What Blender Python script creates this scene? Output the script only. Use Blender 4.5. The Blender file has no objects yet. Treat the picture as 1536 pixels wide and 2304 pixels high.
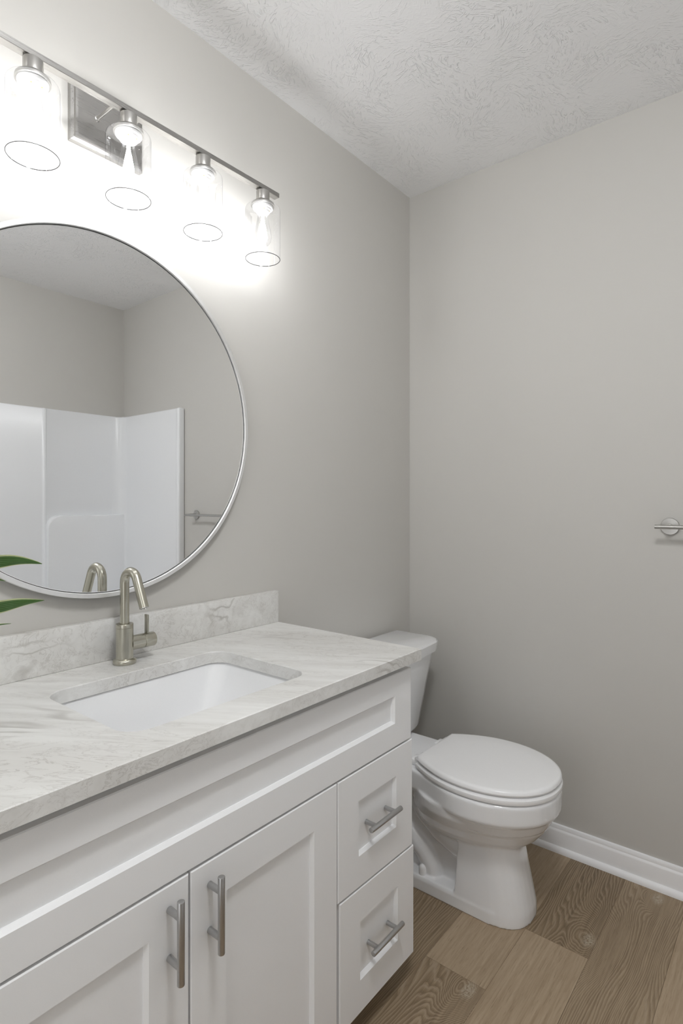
import bpy, bmesh, math, random
from mathutils import Vector, Matrix

# ------------------------------------------------------------------ camera, light, exposure
scene = bpy.context.scene
COL = scene.collection
TH = math.radians(39.0557)
CAM = Vector((-1.991, -1.2554, 1.197))
cam_d = bpy.data.cameras.new('camera')
cam_d.sensor_fit = 'VERTICAL'
cam_d.sensor_height = 36.0
cam_d.sensor_width = 24.0
cam_d.lens = 36.0 * 1281.88 / 2304.0
cam_d.shift_y = -(1152.0 - 1127.5) / 2304.0
cam_d.clip_start = 0.02
cam = bpy.data.objects.new('camera', cam_d)
COL.objects.link(cam)
cam.location = CAM
cam.rotation_euler = (math.pi / 2, 0, TH - math.pi / 2)
scene.camera = cam

vs = scene.view_settings
vs.view_transform = 'Standard'
vs.look = 'None'
vs.exposure = 0.0
vs.gamma = 1.0
vs.use_curve_mapping = False

world = bpy.data.worlds.new('world')
world.use_nodes = True
scene.world = world
world.node_tree.nodes['Background'].inputs[0].default_value = (1.0, 1.0, 1.0, 1)
world.node_tree.nodes['Background'].inputs[1].default_value = 0.3

BULB_STRENGTH = 108.0          # emission of the five bulb filaments
DOORWAY_FILL_POWER = 5.8              # added fill light that shines in at the doorway behind the camera
FILL_DOME_STRENGTH = 56.0            # emission of the fill dome added overhead, out of view


def area_light(name, loc, rot, sx, sy, power, col=(1, 1, 1)):
    l = bpy.data.lights.new(name, 'AREA')
    l.shape = 'RECTANGLE'
    l.size = sx
    l.size_y = sy
    l.energy = power
    l.color = col
    o = bpy.data.objects.new(name, l)
    COL.objects.link(o)
    o.location = loc
    o.rotation_euler = rot
    return o


area_light('doorway_fill', (-2.86, -0.86, 1.06), (0, -math.pi / 2, 0), 1.9, 0.72, DOORWAY_FILL_POWER, (0.975, 0.985, 1.0))  # unseen fill panel, added to brighten the room from behind the camera

cy = scene.cycles
cy.max_bounces = 12
cy.diffuse_bounces = 6
cy.glossy_bounces = 6
cy.transmission_bounces = 8
cy.transparent_max_bounces = 24
cy.sample_clamp_indirect = 6.0
cy.caustics_reflective = False
cy.caustics_refractive = False
cy.use_denoising = True


# ------------------------------------------------------------------ node helpers and materials
def srgb(r, g, b):
    def f(c):
        c /= 255.0
        return c / 12.92 if c <= 0.04045 else ((c + 0.055) / 1.055) ** 2.4
    return (f(r), f(g), f(b), 1.0)


class NT:
    def __init__(self, name):
        self.m = bpy.data.materials.new(name)
        self.m.use_nodes = True
        self.t = self.m.node_tree
        self.t.nodes.clear()
        self.out = self.n('ShaderNodeOutputMaterial')

    def n(self, kind, **kw):
        nd = self.t.nodes.new(kind)
        for k, v in kw.items():
            setattr(nd, k, v)
        return nd

    def l(self, a, b):
        self.t.links.new(a, b)

    def val(self, sock, v):
        if isinstance(v, bpy.types.NodeSocket):
            self.l(v, sock)
        else:
            sock.default_value = v

    def math(self, op, a, b=0.0, c=0.0, clamp=False):
        nd = self.n('ShaderNodeMath', operation=op, use_clamp=clamp)
        self.val(nd.inputs[0], a)
        self.val(nd.inputs[1], b)
        self.val(nd.inputs[2], c)
        return nd.outputs[0]

    def mix(self, fac, a, b, blend='MIX'):
        nd = self.n('ShaderNodeMix', data_type='RGBA', blend_type=blend)
        self.val(nd.inputs[0], fac)
        self.val(nd.inputs[6], a)
        self.val(nd.inputs[7], b)
        return nd.outputs[2]

    def coords(self):
        return self.n('ShaderNodeNewGeometry').outputs['Position']

    def mapping(self, vec, loc=(0, 0, 0), rot=(0, 0, 0), scale=(1, 1, 1)):
        nd = self.n('ShaderNodeMapping')
        self.l(vec, nd.inputs[0])
        nd.inputs[1].default_value = loc
        nd.inputs[2].default_value = rot
        nd.inputs[3].default_value = scale
        return nd.outputs[0]

    def noise(self, vec, scale, detail=4.0, rough=0.5, dist=0.0):
        nd = self.n('ShaderNodeTexNoise')
        self.l(vec, nd.inputs['Vector'])
        nd.inputs['Scale'].default_value = scale
        nd.inputs['Detail'].default_value = detail
        nd.inputs['Roughness'].default_value = rough
        nd.inputs['Distortion'].default_value = dist
        return nd

    def ramp(self, fac, stops, interp='LINEAR'):
        nd = self.n('ShaderNodeValToRGB')
        self.val(nd.inputs[0], fac)
        cr = nd.color_ramp
        cr.interpolation = interp
        while len(cr.elements) < len(stops):
            cr.elements.new(0.5)
        for e, (p, c) in zip(cr.elements, stops):
            e.position = p
            e.color = c if len(c) == 4 else (*c, 1)
        return nd.outputs[0]

    def maprange(self, v, a, b, c, d, smooth=False):
        nd = self.n('ShaderNodeMapRange')
        if smooth:
            nd.interpolation_type = 'SMOOTHSTEP'
        self.val(nd.inputs[0], v)
        for i, x in enumerate((a, b, c, d)):
            nd.inputs[i + 1].default_value = x
        return nd.outputs[0]

    def bump(self, height, strength, dist):
        nd = self.n('ShaderNodeBump')
        self.l(height, nd.inputs['Height'])
        nd.inputs['Strength'].default_value = strength
        nd.inputs['Distance'].default_value = dist
        return nd.outputs[0]

    def principled(self, color, rough=0.5, metal=0.0, normal=None, spec=0.5, coat=0.0, aniso=0.0):
        p = self.n('ShaderNodeBsdfPrincipled')
        self.val(p.inputs['Base Color'], color)
        self.val(p.inputs['Roughness'], rough)
        p.inputs['Metallic'].default_value = metal
        p.inputs['Specular IOR Level'].default_value = spec
        p.inputs['Coat Weight'].default_value = coat
        p.inputs['Coat Roughness'].default_value = 0.04
        p.inputs['Anisotropic'].default_value = aniso
        if normal is not None:
            self.l(normal, p.inputs['Normal'])
        self.l(p.outputs[0], self.out.inputs[0])
        return p


def mat_wall():
    k = NT('greige_wall_paint')
    pos = k.coords()
    n1 = k.noise(pos, 420.0, 2.0).outputs[0]
    n2 = k.noise(pos, 70.0, 3.0).outputs[0]
    h = k.math('ADD', k.math('MULTIPLY', n1, 0.6), n2)
    k.principled((0.562, 0.548, 0.518, 1), 0.62, normal=k.bump(h, 0.10, 0.0012), spec=0.3)
    return k.m


def mat_ceiling():
    # slap-brush plaster: bundles of raised ridges, each bundle fanning its own way
    k = NT('slap_brush_ceiling')
    pos = k.coords()
    wob = k.noise(pos, 5.0, 2.0)
    wobv = k.n('ShaderNodeVectorMath', operation='SCALE')
    k.l(wob.outputs['Color'], wobv.inputs[0])
    wobv.inputs['Scale'].default_value = 0.09
    pv = k.n('ShaderNodeVectorMath', operation='ADD')
    k.l(pos, pv.inputs[0])
    k.l(wobv.outputs[0], pv.inputs[1])
    hs = None
    for i, (sc, off) in enumerate(((6.5, (0, 0, 0)), (8.3, (3.7, 1.9, 0)))):
        mp = k.mapping(pv.outputs[0], loc=off)
        flat = k.n('ShaderNodeVectorMath', operation='MULTIPLY')
        k.l(mp, flat.inputs[0])
        flat.inputs[1].default_value = (1, 1, 0)
        vo = k.n('ShaderNodeTexVoronoi', voronoi_dimensions='2D', feature='F1')
        k.l(flat.outputs[0], vo.inputs['Vector'])
        vo.inputs['Scale'].default_value = sc
        sep = k.n('ShaderNodeSeparateColor')
        k.l(vo.outputs['Color'], sep.inputs[0])
        ang = k.math('MULTIPLY', sep.outputs[0], 6.283)
        rel = k.n('ShaderNodeVectorMath', operation='SUBTRACT')
        k.l(flat.outputs[0], rel.inputs[0])
        k.l(vo.outputs['Position'], rel.inputs[1])
        ro = k.n('ShaderNodeVectorRotate', rotation_type='Z_AXIS')
        k.l(rel.outputs[0], ro.inputs['Vector'])
        k.l(ang, ro.inputs['Angle'])
        offv = k.n('ShaderNodeVectorMath', operation='ADD')
        k.l(ro.outputs[0], offv.inputs[0])
        k.l(vo.outputs['Position'], offv.inputs[1])
        st = k.mapping(offv.outputs[0], scale=(1.0, 0.24, 1.0))
        nz = k.noise(st, 125.0, 2.0, 0.55, 1.2).outputs[0]
        ridge = k.maprange(nz, 0.54, 0.70, 0.0, 1.0, True)
        fade = k.maprange(vo.outputs['Distance'], 0.25, 0.62, 1.0, 0.15, True)
        r = k.math('MULTIPLY', ridge, fade)
        hs = r if hs is None else k.math('MAXIMUM', hs, r)
    patch = k.maprange(k.noise(pos, 3.0, 2.0).outputs[0], 0.35, 0.6, 0.35, 1.0, True)
    h = k.math('MULTIPLY', hs, patch)
    fine = k.noise(pos, 160.0, 3.0).outputs[0]
    h2 = k.math('ADD', h, k.math('MULTIPLY', fine, 0.12))
    k.principled((0.90, 0.90, 0.905, 1), 0.75, normal=k.bump(h2, 0.62, 0.0035), spec=0.2)
    return k.m


def mat_plain(name, col, rough, coat=0.0, spec=0.5, bump=0.0, bscale=300.0):
    k = NT(name)
    pos = k.coords()
    n = k.noise(pos, bscale, 2.0).outputs[0]
    var = k.maprange(n, 0.0, 1.0, 0.985, 1.015)
    cn = k.n('ShaderNodeVectorMath', operation='SCALE')
    cn.inputs[0].default_value = col[:3]
    k.l(var, cn.inputs['Scale'])
    nrm = k.bump(n, bump, 0.0006) if bump > 0 else None
    k.principled(cn.outputs[0], rough, normal=nrm, coat=coat, spec=spec)
    return k.m


def mat_metal(name, col, rough, streak=(1, 1, 1), amp=0.10):
    k = NT(name)
    tc = k.n('ShaderNodeTexCoord').outputs['Object']
    mp = k.mapping(tc, scale=streak)
    n = k.noise(mp, 1.0, 3.0, 0.6).outputs[0]
    rr = k.maprange(n, 0.25, 0.75, rough - amp * 0.5, rough + amp * 0.5)
    c = k.mix(k.maprange(n, 0.3, 0.7, 0, 1), (*[v * 0.965 for v in col[:3]], 1), col)
    k.principled(c, rr, 1.0)
    return k.m


def mat_stone():
    # pale quartz: soft drifts that run diagonally across the slab, with bundles of thin contour veins
    k = NT('veined_quartz')
    pos = k.coords()
    m1 = k.mapping(pos, rot=(0, 0, math.radians(58)))
    mp = k.mapping(m1, scale=(0.9, 3.0, 3.4))
    w1 = k.noise(mp, 3.0, 4.0, 0.55, 0.3)
    off = k.n('ShaderNodeVectorMath', operation='SCALE')
    k.l(w1.outputs['Color'], off.inputs[0])
    off.inputs['Scale'].default_value = 0.22
    wp = k.n('ShaderNodeVectorMath', operation='ADD')
    k.l(mp, wp.inputs[0])
    k.l(off.outputs[0], wp.inputs[1])
    W = wp.outputs[0]
    n2 = k.noise(W, 1.3, 3.0, 0.5, 0.2).outputs[0]
    lines = k.math('FRACT', k.math('MULTIPLY', n2, 17.0))
    tri = k.math('ABSOLUTE', k.math('SUBTRACT', lines, 0.5))
    thin = k.maprange(tri, 0.0, 0.22, 1.0, 0.0, True)
    where = k.maprange(k.noise(k.mapping(m1, loc=(1.7, 0.4, 2.0), scale=(1.0, 2.2, 2.2)), 2.4, 2.0, 0.5).outputs[0], 0.52, 0.68, 0.0, 1.0, True)
    vein = k.math('MULTIPLY', thin, where)
    swirl = k.noise(W, 9.0, 5.0, 0.65, 1.6).outputs[0]
    fine = k.maprange(k.math('ABSOLUTE', k.math('SUBTRACT', swirl, 0.5)), 0.0, 0.03, 1.0, 0.0, True)
    soft = k.maprange(k.noise(W, 1.6, 5.0, 0.6).outputs[0], 0.32, 0.70, 0.0, 1.0, True)
    streak = k.noise(k.mapping(m1, scale=(3.0, 42.0, 42.0)), 1.0, 3.0, 0.6, 0.4).outputs[0]
    base = k.mix(soft, (0.655, 0.645, 0.62, 1), (0.80, 0.80, 0.785, 1))
    base = k.mix(k.maprange(streak, 0.42, 0.72, 0.0, 0.55), base, (0.60, 0.59, 0.565, 1))
    c1 = k.mix(k.math('MULTIPLY', vein, 0.75), base, (0.40, 0.385, 0.355, 1))
    lowl = k.math('MULTIPLY', fine, k.math('SUBTRACT', 1.0, soft, clamp=True))
    c2 = k.mix(k.math('MULTIPLY', lowl, 0.65), c1, (0.42, 0.40, 0.37, 1))
    k.principled(c2, 0.32, spec=0.45)
    return k.m


PLANK_W = 0.1675
PLANK_Y0 = -0.65          # one long plank edge, measured


def mat_floor():
    k = NT('oak_vinyl_plank')
    pos = k.coords()
    at = k.n('ShaderNodeAttribute', attribute_name='plank_id')
    rnd = at.outputs['Fac']
    at2 = k.n('ShaderNodeAttribute', attribute_name='plank_fig')
    fig = at2.outputs['Fac']
    sepp = k.n('ShaderNodeSeparateXYZ')
    k.l(pos, sepp.inputs[0])
    # every plank reads its own piece of the grain
    shift = k.n('ShaderNodeCombineXYZ')
    k.l(k.math('MULTIPLY', rnd, 37.0), shift.inputs[0])
    k.l(k.math('MULTIPLY', rnd, 11.0), shift.inputs[2])
    pv = k.n('ShaderNodeVectorMath', operation='ADD')
    k.l(pos, pv.inputs[0])
    k.l(shift.outputs[0], pv.inputs[1])
    P = pv.outputs[0]
    # height field whose contours are the growth rings
    lo = k.noise(k.mapping(P, scale=(1.3, 9.0, 1)), 1.0, 2.5, 0.5, 0.1).outputs[0]
    field = k.math('ADD', k.math('MULTIPLY', sepp.outputs[1], 7.0), k.math('MULTIPLY', lo, 1.15))
    # knots: the rings close around them
    knots = ((-0.361, -0.800, 0.065), (-0.712, -0.618, 0.05), (-0.06, -0.915, 0.03), (-1.2, -0.9, 0.05), (-1.6, -1.1, 0.06))
    knot_core = None
    for (kx, ky, kr) in knots:
        dx = k.math('MULTIPLY', k.math('SUBTRACT', sepp.outputs[0], kx), 0.55)
        dy = k.math('SUBTRACT', sepp.outputs[1], ky)
        d = k.math('SQRT', k.math('ADD', k.math('MULTIPLY', dx, dx), k.math('MULTIPLY', dy, dy)))
        g = k.math('EXPONENT', k.math('MULTIPLY', k.math('MULTIPLY', d, d), -1.0 / (kr * kr)))
        field = k.math('ADD', field, k.math('MULTIPLY', g, 0.95))
        core = k.maprange(d, 0.006, 0.022, 1.0, 0.0, True)
        knot_core = core if knot_core is None else k.math('MAXIMUM', knot_core, core)
    warp = k.noise(k.mapping(P, scale=(14, 60, 1)), 1.0, 3.0, 0.6).outputs[0]
    field = k.math('ADD', field, k.math('MULTIPLY', warp, 0.035))
    rings = k.math('FRACT', k.math('MULTIPLY', field, 19.0))
    saw = k.maprange(rings, 0.0, 0.6, 0.0, 1.0, True)
    edge = k.maprange(k.math('ABSOLUTE', k.math('SUBTRACT', rings, 0.72)), 0.0, 0.22, 1.0, 0.0, True)
    ring = k.math('SUBTRACT', saw, edge, clamp=True)
    pores = k.noise(k.mapping(P, scale=(22, 420, 1)), 1.0, 3.0, 0.6).outputs[0]
    fibre = k.noise(k.mapping(P, scale=(6, 130, 1)), 1.0, 4.0, 0.65).outputs[0]
    tone = k.noise(k.mapping(P, scale=(2.0, 5.0, 1)), 1.0, 2.0).outputs[0]
    light = k.mix(rnd, srgb(180, 161, 137), srgb(158, 139, 113))
    dark = k.mix(rnd, srgb(150, 130, 105), srgb(98, 80, 59))
    pale = srgb(196, 178, 155)
    c = k.mix(k.maprange(fibre, 0.3, 0.7, 0.0, 1.0), dark, light)
    c = k.mix(k.maprange(tone, 0.35, 0.7, 0.0, 0.45), c, light)
    ramt = k.math('MULTIPLY', ring, fig)
    c = k.mix(k.math('MULTIPLY', k.math('SUBTRACT', fig, ramt, clamp=True), 0.65), c, dark)
    c = k.mix(k.math('MULTIPLY', k.math('MULTIPLY', edge, fig), 0.42), c, pale)
    c = k.mix(k.maprange(pores, 0.56, 0.72, 0.0, 0.55), c, srgb(112, 93, 72))
    kn = k.noise(pos, 190.0, 3.0, 0.6).outputs[0]
    c = k.mix(k.math('MULTIPLY', knot_core, k.maprange(kn, 0.4, 0.6, 0.1, 0.9)), c, srgb(176, 164, 146))
    k.principled(c, k.maprange(fibre, 0.3, 0.7, 0.42, 0.55), normal=k.bump(k.math('ADD', fibre, pores), 0.12, 0.0006), spec=0.35)
    return k.m


def mat_thin_glass():
    # clear thin glass: lets light straight through, mirrors and greys towards its edges
    k = NT('clear_shade_glass')
    lw = k.n('ShaderNodeLayerWeight')
    lw.inputs[0].default_value = 0.5
    tr = k.n('ShaderNodeBsdfTransparent')
    tint = k.ramp(lw.outputs['Facing'], [(0.0, (0.995, 0.995, 0.997, 1)), (0.80, (0.985, 0.985, 0.99, 1)), (0.93, (0.80, 0.81, 0.83, 1)), (0.975, (0.30, 0.305, 0.32, 1)), (1.0, (0.07, 0.072, 0.078, 1))])
    k.l(tint, tr.inputs[0])
    gl = k.n('ShaderNodeBsdfGlossy')
    gl.inputs['Roughness'].default_value = 0.02
    fr = k.n('ShaderNodeFresnel')
    fr.inputs[0].default_value = 1.45
    mx = k.n('ShaderNodeMixShader')
    k.l(k.math('MULTIPLY', fr.outputs[0], 0.30), mx.inputs[0])
    k.l(tr.outputs[0], mx.inputs[1])
    k.l(gl.outputs[0], mx.inputs[2])
    k.l(mx.outputs[0], k.out.inputs[0])
    return k.m


def mat_glass_rim():
    # the ground end of the glass: seen along its thickness it is grey
    k = NT('glass_rim')
    tr = k.n('ShaderNodeBsdfTransparent')
    tr.inputs[0].default_value = (0.14, 0.145, 0.155, 1)
    gl = k.n('ShaderNodeBsdfGlossy')
    gl.inputs['Roughness'].default_value = 0.1
    mx = k.n('ShaderNodeMixShader')
    mx.inputs[0].default_value = 0.12
    k.l(tr.outputs[0], mx.inputs[1])
    k.l(gl.outputs[0], mx.inputs[2])
    k.l(mx.outputs[0], k.out.inputs[0])
    return k.m


def mat_emit(name, col, s):
    k = NT(name)
    e = k.n('ShaderNodeEmission')
    e.inputs[0].default_value = col
    e.inputs[1].default_value = s
    k.l(e.outputs[0], k.out.inputs[0])
    return k.m


def mat_leaf():
    k = NT('variegated_leaf')
    at = k.n('ShaderNodeAttribute', attribute_name='across')
    a = k.math('ABSOLUTE', at.outputs['Fac'])
    uvn = k.noise(k.coords(), 60.0, 2.0).outputs[0]
    st = k.n('ShaderNodeTexWave')
    st.inputs['Scale'].default_value = 1.0
    lines = k.math('SINE', k.math('MULTIPLY', at.outputs['Fac'], 22.0))
    g = k.mix(k.maprange(lines, -1, 1, 0, 1), srgb(66, 112, 48), srgb(128, 166, 104))
    g = k.mix(k.maprange(uvn, 0.35, 0.7, 0, 0.5), g, srgb(84, 126, 40))
    c = k.mix(k.maprange(a, 0.74, 0.86, 0, 1, True), g, srgb(226, 232, 190))
    k.principled(c, 0.35, spec=0.5)
    return k.m


M = {
    'wall': mat_wall(),
    'ceiling': mat_ceiling(),
    'trim': mat_plain('white_trim_paint', (0.88, 0.88, 0.89), 0.35, bump=0.03),
    'cabinet': mat_plain('white_cabinet_lacquer', (0.87, 0.875, 0.885), 0.38, bump=0.02, bscale=500),
    'cab_dark': mat_plain('cabinet_shadow_gap', (0.45, 0.45, 0.45), 0.6),
    'porcelain': mat_plain('white_porcelain', (0.83, 0.835, 0.845), 0.12, coat=0.4),
    'seat': mat_plain('white_seat_enamel', (0.88, 0.88, 0.885), 0.22, coat=0.2),
    'acrylic': mat_plain('white_acrylic_surround', (0.83, 0.84, 0.855), 0.14, coat=0.3),
    'stone': mat_stone(),
    'floor': mat_floor(),
    'nickel': mat_metal('brushed_nickel', (0.50, 0.49, 0.47, 1), 0.30, (300, 300, 8), 0.05),
    'nickel_x': mat_metal('brushed_nickel_lengthwise', (0.40, 0.39, 0.375, 1), 0.30, (8, 500, 500), 0.10),
    'steel': mat_metal('satin_steel_pull', (0.50, 0.50, 0.50, 1), 0.32, (300, 300, 300), 0.04),
    'faucet': mat_metal('brushed_nickel_warm', (0.52, 0.505, 0.435, 1), 0.26, (200, 200, 3), 0.03),
    'frame': mat_metal('brushed_silver_frame', (0.93, 0.93, 0.93, 1), 0.48, (60, 60, 60), 0.06),
    'chrome': mat_metal('polished_chrome', (0.75, 0.75, 0.75, 1), 0.08, (5, 5, 5), 0.02),
    'black': mat_plain('dark_gap_shade', (0.08, 0.08, 0.08), 0.6),  # dark colour stands for the shade in the mirror frame's gap
    'glass': mat_thin_glass(),
    'glass_rim': mat_glass_rim(),
    'glow': mat_emit('bulb_filament_glow', (0.975, 0.985, 1.0, 1), BULB_STRENGTH),
    'fill_glow': mat_emit('fill_dome_glow', (0.975, 0.988, 1.0, 1), FILL_DOME_STRENGTH),  # glow of the added overhead fill
    'bulb_base': mat_plain('white_bulb_collar', (0.86, 0.86, 0.85), 0.4),
    'led': mat_plain('amber_filament_anchor', (0.75, 0.50, 0.16), 0.5),
    'pot': mat_plain('white_ceramic_pot', (0.78, 0.78, 0.77), 0.3),
    'soil': mat_plain('dark_potting_soil', (0.04, 0.03, 0.02), 0.95, bump=0.6, bscale=120),
    'stem': mat_plain('green_stem', (0.10, 0.18, 0.04), 0.5),
    'leaf': mat_leaf(),
    'hole': mat_plain('overflow_shadow', (0.05, 0.05, 0.05), 0.6),
}
_mir = NT('mirror_silver')
_mir.principled((0.94, 0.945, 0.945, 1), 0.0, 1.0)
M['mirror'] = _mir.m


# ------------------------------------------------------------------ mesh helpers
def obj(name, bm, mat, parent=None, smooth=None, loc=None, **props):
    bmesh.ops.recalc_face_normals(bm, faces=bm.faces[:])
    me = bpy.data.meshes.new(name)
    bm.to_mesh(me)
    bm.free()
    return obj_mesh(name, me, mat, parent, smooth, loc, **props)


def obj_mesh(name, me, mat, parent=None, smooth=None, loc=None, **props):
    if mat is not None:
        me.materials.append(mat)
    if smooth is not None:
        for p in me.polygons:
            p.use_smooth = True
        me.set_sharp_from_angle(angle=math.radians(smooth))
    o = bpy.data.objects.new(name, me)
    COL.objects.link(o)
    if parent is not None:
        o.parent = parent
        o.matrix_parent_inverse = Matrix.Translation(root_loc(parent)).inverted()
    if loc is not None:
        o.location = loc
    for kx, v in props.items():
        o[kx] = v
    return o


def root_loc(o):
    v = Vector((0, 0, 0))
    # part meshes are all written in world coordinates; only the thing's Empty is moved
    while o is not None:
        if o.parent is None:
            v += o.location
        o = o.parent
    return v


def thing(name, label, cat, loc=(0, 0, 0), group=None):
    o = bpy.data.objects.new(name, None)
    COL.objects.link(o)
    o.empty_display_size = 0.05
    o.location = loc
    o['label'] = label
    o['category'] = cat
    if group:
        o['group'] = group
    return o


def part(name, bm, mat, parent, smooth=None, label=None):
    """a part whose mesh is in world coordinates, under a thing or a part"""
    bmesh.ops.recalc_face_normals(bm, faces=bm.faces[:])
    return part_mesh(name, bm_to_mesh(name, bm), mat, parent, smooth, label)


def bm_to_mesh(name, bm):
    me = bpy.data.meshes.new(name)
    bm.to_mesh(me)
    bm.free()
    return me


def part_mesh(name, me, mat, parent, smooth=None, label=None):
    root = parent
    while root.parent is not None:
        root = root.parent
    me.transform(Matrix.Translation(-Vector(root.location)))
    if mat is not None:
        me.materials.append(mat)
    if smooth is not None:
        for p in me.polygons:
            p.use_smooth = True
        me.set_sharp_from_angle(angle=math.radians(smooth))
    o = bpy.data.objects.new(name, me)
    COL.objects.link(o)
    o.parent = parent
    if label:
        o['label'] = label
    return o


def box(bm, lo, hi, bev=0.0, seg=2):
    r = bmesh.ops.create_cube(bm, size=1.0)
    vs_ = r['verts']
    for v in vs_:
        v.co = Vector([lo[i] + (v.co[i] + 0.5) * (hi[i] - lo[i]) for i in range(3)])
    if bev > 0:
        es = list({e for v in vs_ for e in v.link_edges})
        bmesh.ops.bevel(bm, geom=es, offset=bev, segments=seg, affect='EDGES', profile=0.5)
    return bm


def basis(d):
    d = Vector(d).normalized()
    a = Vector((0, 0, 1)) if abs(d.z) < 0.9 else Vector((1, 0, 0))
    x = d.cross(a).normalized()
    return x, d.cross(x).normalized(), d


def lathe(bm, origin, axis, prof, seg=40, cap0=True, cap1=True):
    """prof = [(radius, height along axis)]"""
    x, y, d = basis(axis)
    o = Vector(origin)
    rings = []
    for r, h in prof:
        rings.append([bm.verts.new(o + d * h + (x * math.cos(t) + y * math.sin(t)) * max(r, 1e-5))
                      for t in [2 * math.pi * i / seg for i in range(seg)]])
    for a, b in zip(rings, rings[1:]):
        for i in range(seg):
            j = (i + 1) % seg
            bm.faces.new((a[i], a[j], b[j], b[i]))
    if cap0:
        bm.faces.new(rings[0][::-1])
    if cap1:
        bm.faces.new(rings[-1])
    return bm


def cyl(bm, a, b, r, seg=32, bev=0.0):
    a, b = Vector(a), Vector(b)
    L = (b - a).length
    if bev > 0:
        prof = [(r - bev, 0), (r - bev * 0.3, bev * 0.3), (r, bev), (r, L - bev), (r - bev * 0.3, L - bev * 0.3), (r - bev, L)]
    else:
        prof = [(r, 0), (r, L)]
    return lathe(bm, a, b - a, prof, seg)


def tube(bm, pts, r, seg=24, cap=True):
    pts = [Vector(p) for p in pts]
    rr = r if isinstance(r, (list, tuple)) else [r] * len(pts)
    prev = None
    rings = []
    for i, p in enumerate(pts):
        t = (pts[min(i + 1, len(pts) - 1)] - pts[max(i - 1, 0)]).normalized()
        if prev is None:
            x, y, _ = basis(t)
        else:
            x = (prev - t * prev.dot(t)).normalized()
            y = t.cross(x)
        prev = x
        rings.append([bm.verts.new(p + (x * math.cos(a) + y * math.sin(a)) * rr[i])
                      for a in [2 * math.pi * k / seg for k in range(seg)]])
    for a, b in zip(rings, rings[1:]):
        for k in range(seg):
            j = (k + 1) % seg
            bm.faces.new((a[k], a[j], b[j], b[k]))
    if cap:
        bm.faces.new(rings[0][::-1])
        bm.faces.new(rings[-1])
    return bm


def loft(bm, rings, cap0=True, cap1=True, closed=True):
    R = [[bm.verts.new(p) for p in ring] for ring in rings]
    n = len(R[0])
    for a, b in zip(R, R[1:]):
        for i in range(n if closed else n - 1):
            j = (i + 1) % n
            bm.faces.new((a[i], a[j], b[j], b[i]))
    if cap0:
        bm.faces.new(R[0][::-1])
    if cap1:
        bm.faces.new(R[-1])
    return bm


def rrect(x0, x1, y0, y1, r, z, n=8):
    """rounded rectangle ring, counter-clockwise"""
    out = []
    for (cx, cy_, a0) in ((x1 - r, y1 - r, 0), (x0 + r, y1 - r, 90), (x0 + r, y0 + r, 180), (x1 - r, y0 + r, 270)):
        for i in range(n + 1):
            a = math.radians(a0 + 90 * i / n)
            out.append(Vector((cx + r * math.cos(a), cy_ + r * math.sin(a), z)))
    return out


def struct(name, bm, mat, smooth=None, parent=None):
    if parent is None:
        return obj(name, bm, mat, smooth=smooth, kind='structure')
    return part(name, bm, mat, parent, smooth)


# ------------------------------------------------------------------ the room
HC = 2.44
ROOM_Y = -2.225
DOOR_X = -2.75
ALC_X = -1.56           # left side of the bath alcove
ALC_Y = -1.47


def wall(name, lo, hi):
    return struct(name, box(bmesh.new(), lo, hi), M['wall'])


wall('wall_left', (DOOR_X - 0.1, 0.0, 0.0), (0.1, 0.1, HC))
wall('wall_right', (0.0, ROOM_Y - 0.1, 0.0), (0.1, 0.0, HC))
wall('wall_back', (ALC_X - 0.1, ROOM_Y - 0.1, 0.0), (0.0, ROOM_Y, HC))
wall('wall_alcove', (DOOR_X - 0.1, ROOM_Y - 0.1, 0.0), (ALC_X, ALC_Y, HC))
# wall behind the camera with the doorway to the hall
bm = bmesh.new()
box(bm, (DOOR_X - 0.1, ALC_Y, 0.0), (DOOR_X, -1.24, HC))
box(bm, (DOOR_X - 0.1, -0.48, 0.0), (DOOR_X, 0.0, HC))
box(bm, (DOOR_X - 0.1, -1.24, 2.04), (DOOR_X, -0.48, HC))
struct('wall_front', bm, M['wall'])
bm = bmesh.new()
for (a, b) in (((-2.765, -1.31, 0), (-2.735, -1.24, 2.11)), ((-2.765, -0.48, 0), (-2.735, -0.41, 2.11)), ((-2.765, -1.24, 2.04), (-2.735, -0.48, 2.11))):
    box(bm, a, b, 0.004)
struct('door_1', bm, M['trim'])
struct('ceiling', box(bmesh.new(), (DOOR_X - 0.1, ROOM_Y - 0.1, HC), (0.1, 0.1, HC + 0.1)), M['ceiling'])


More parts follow.
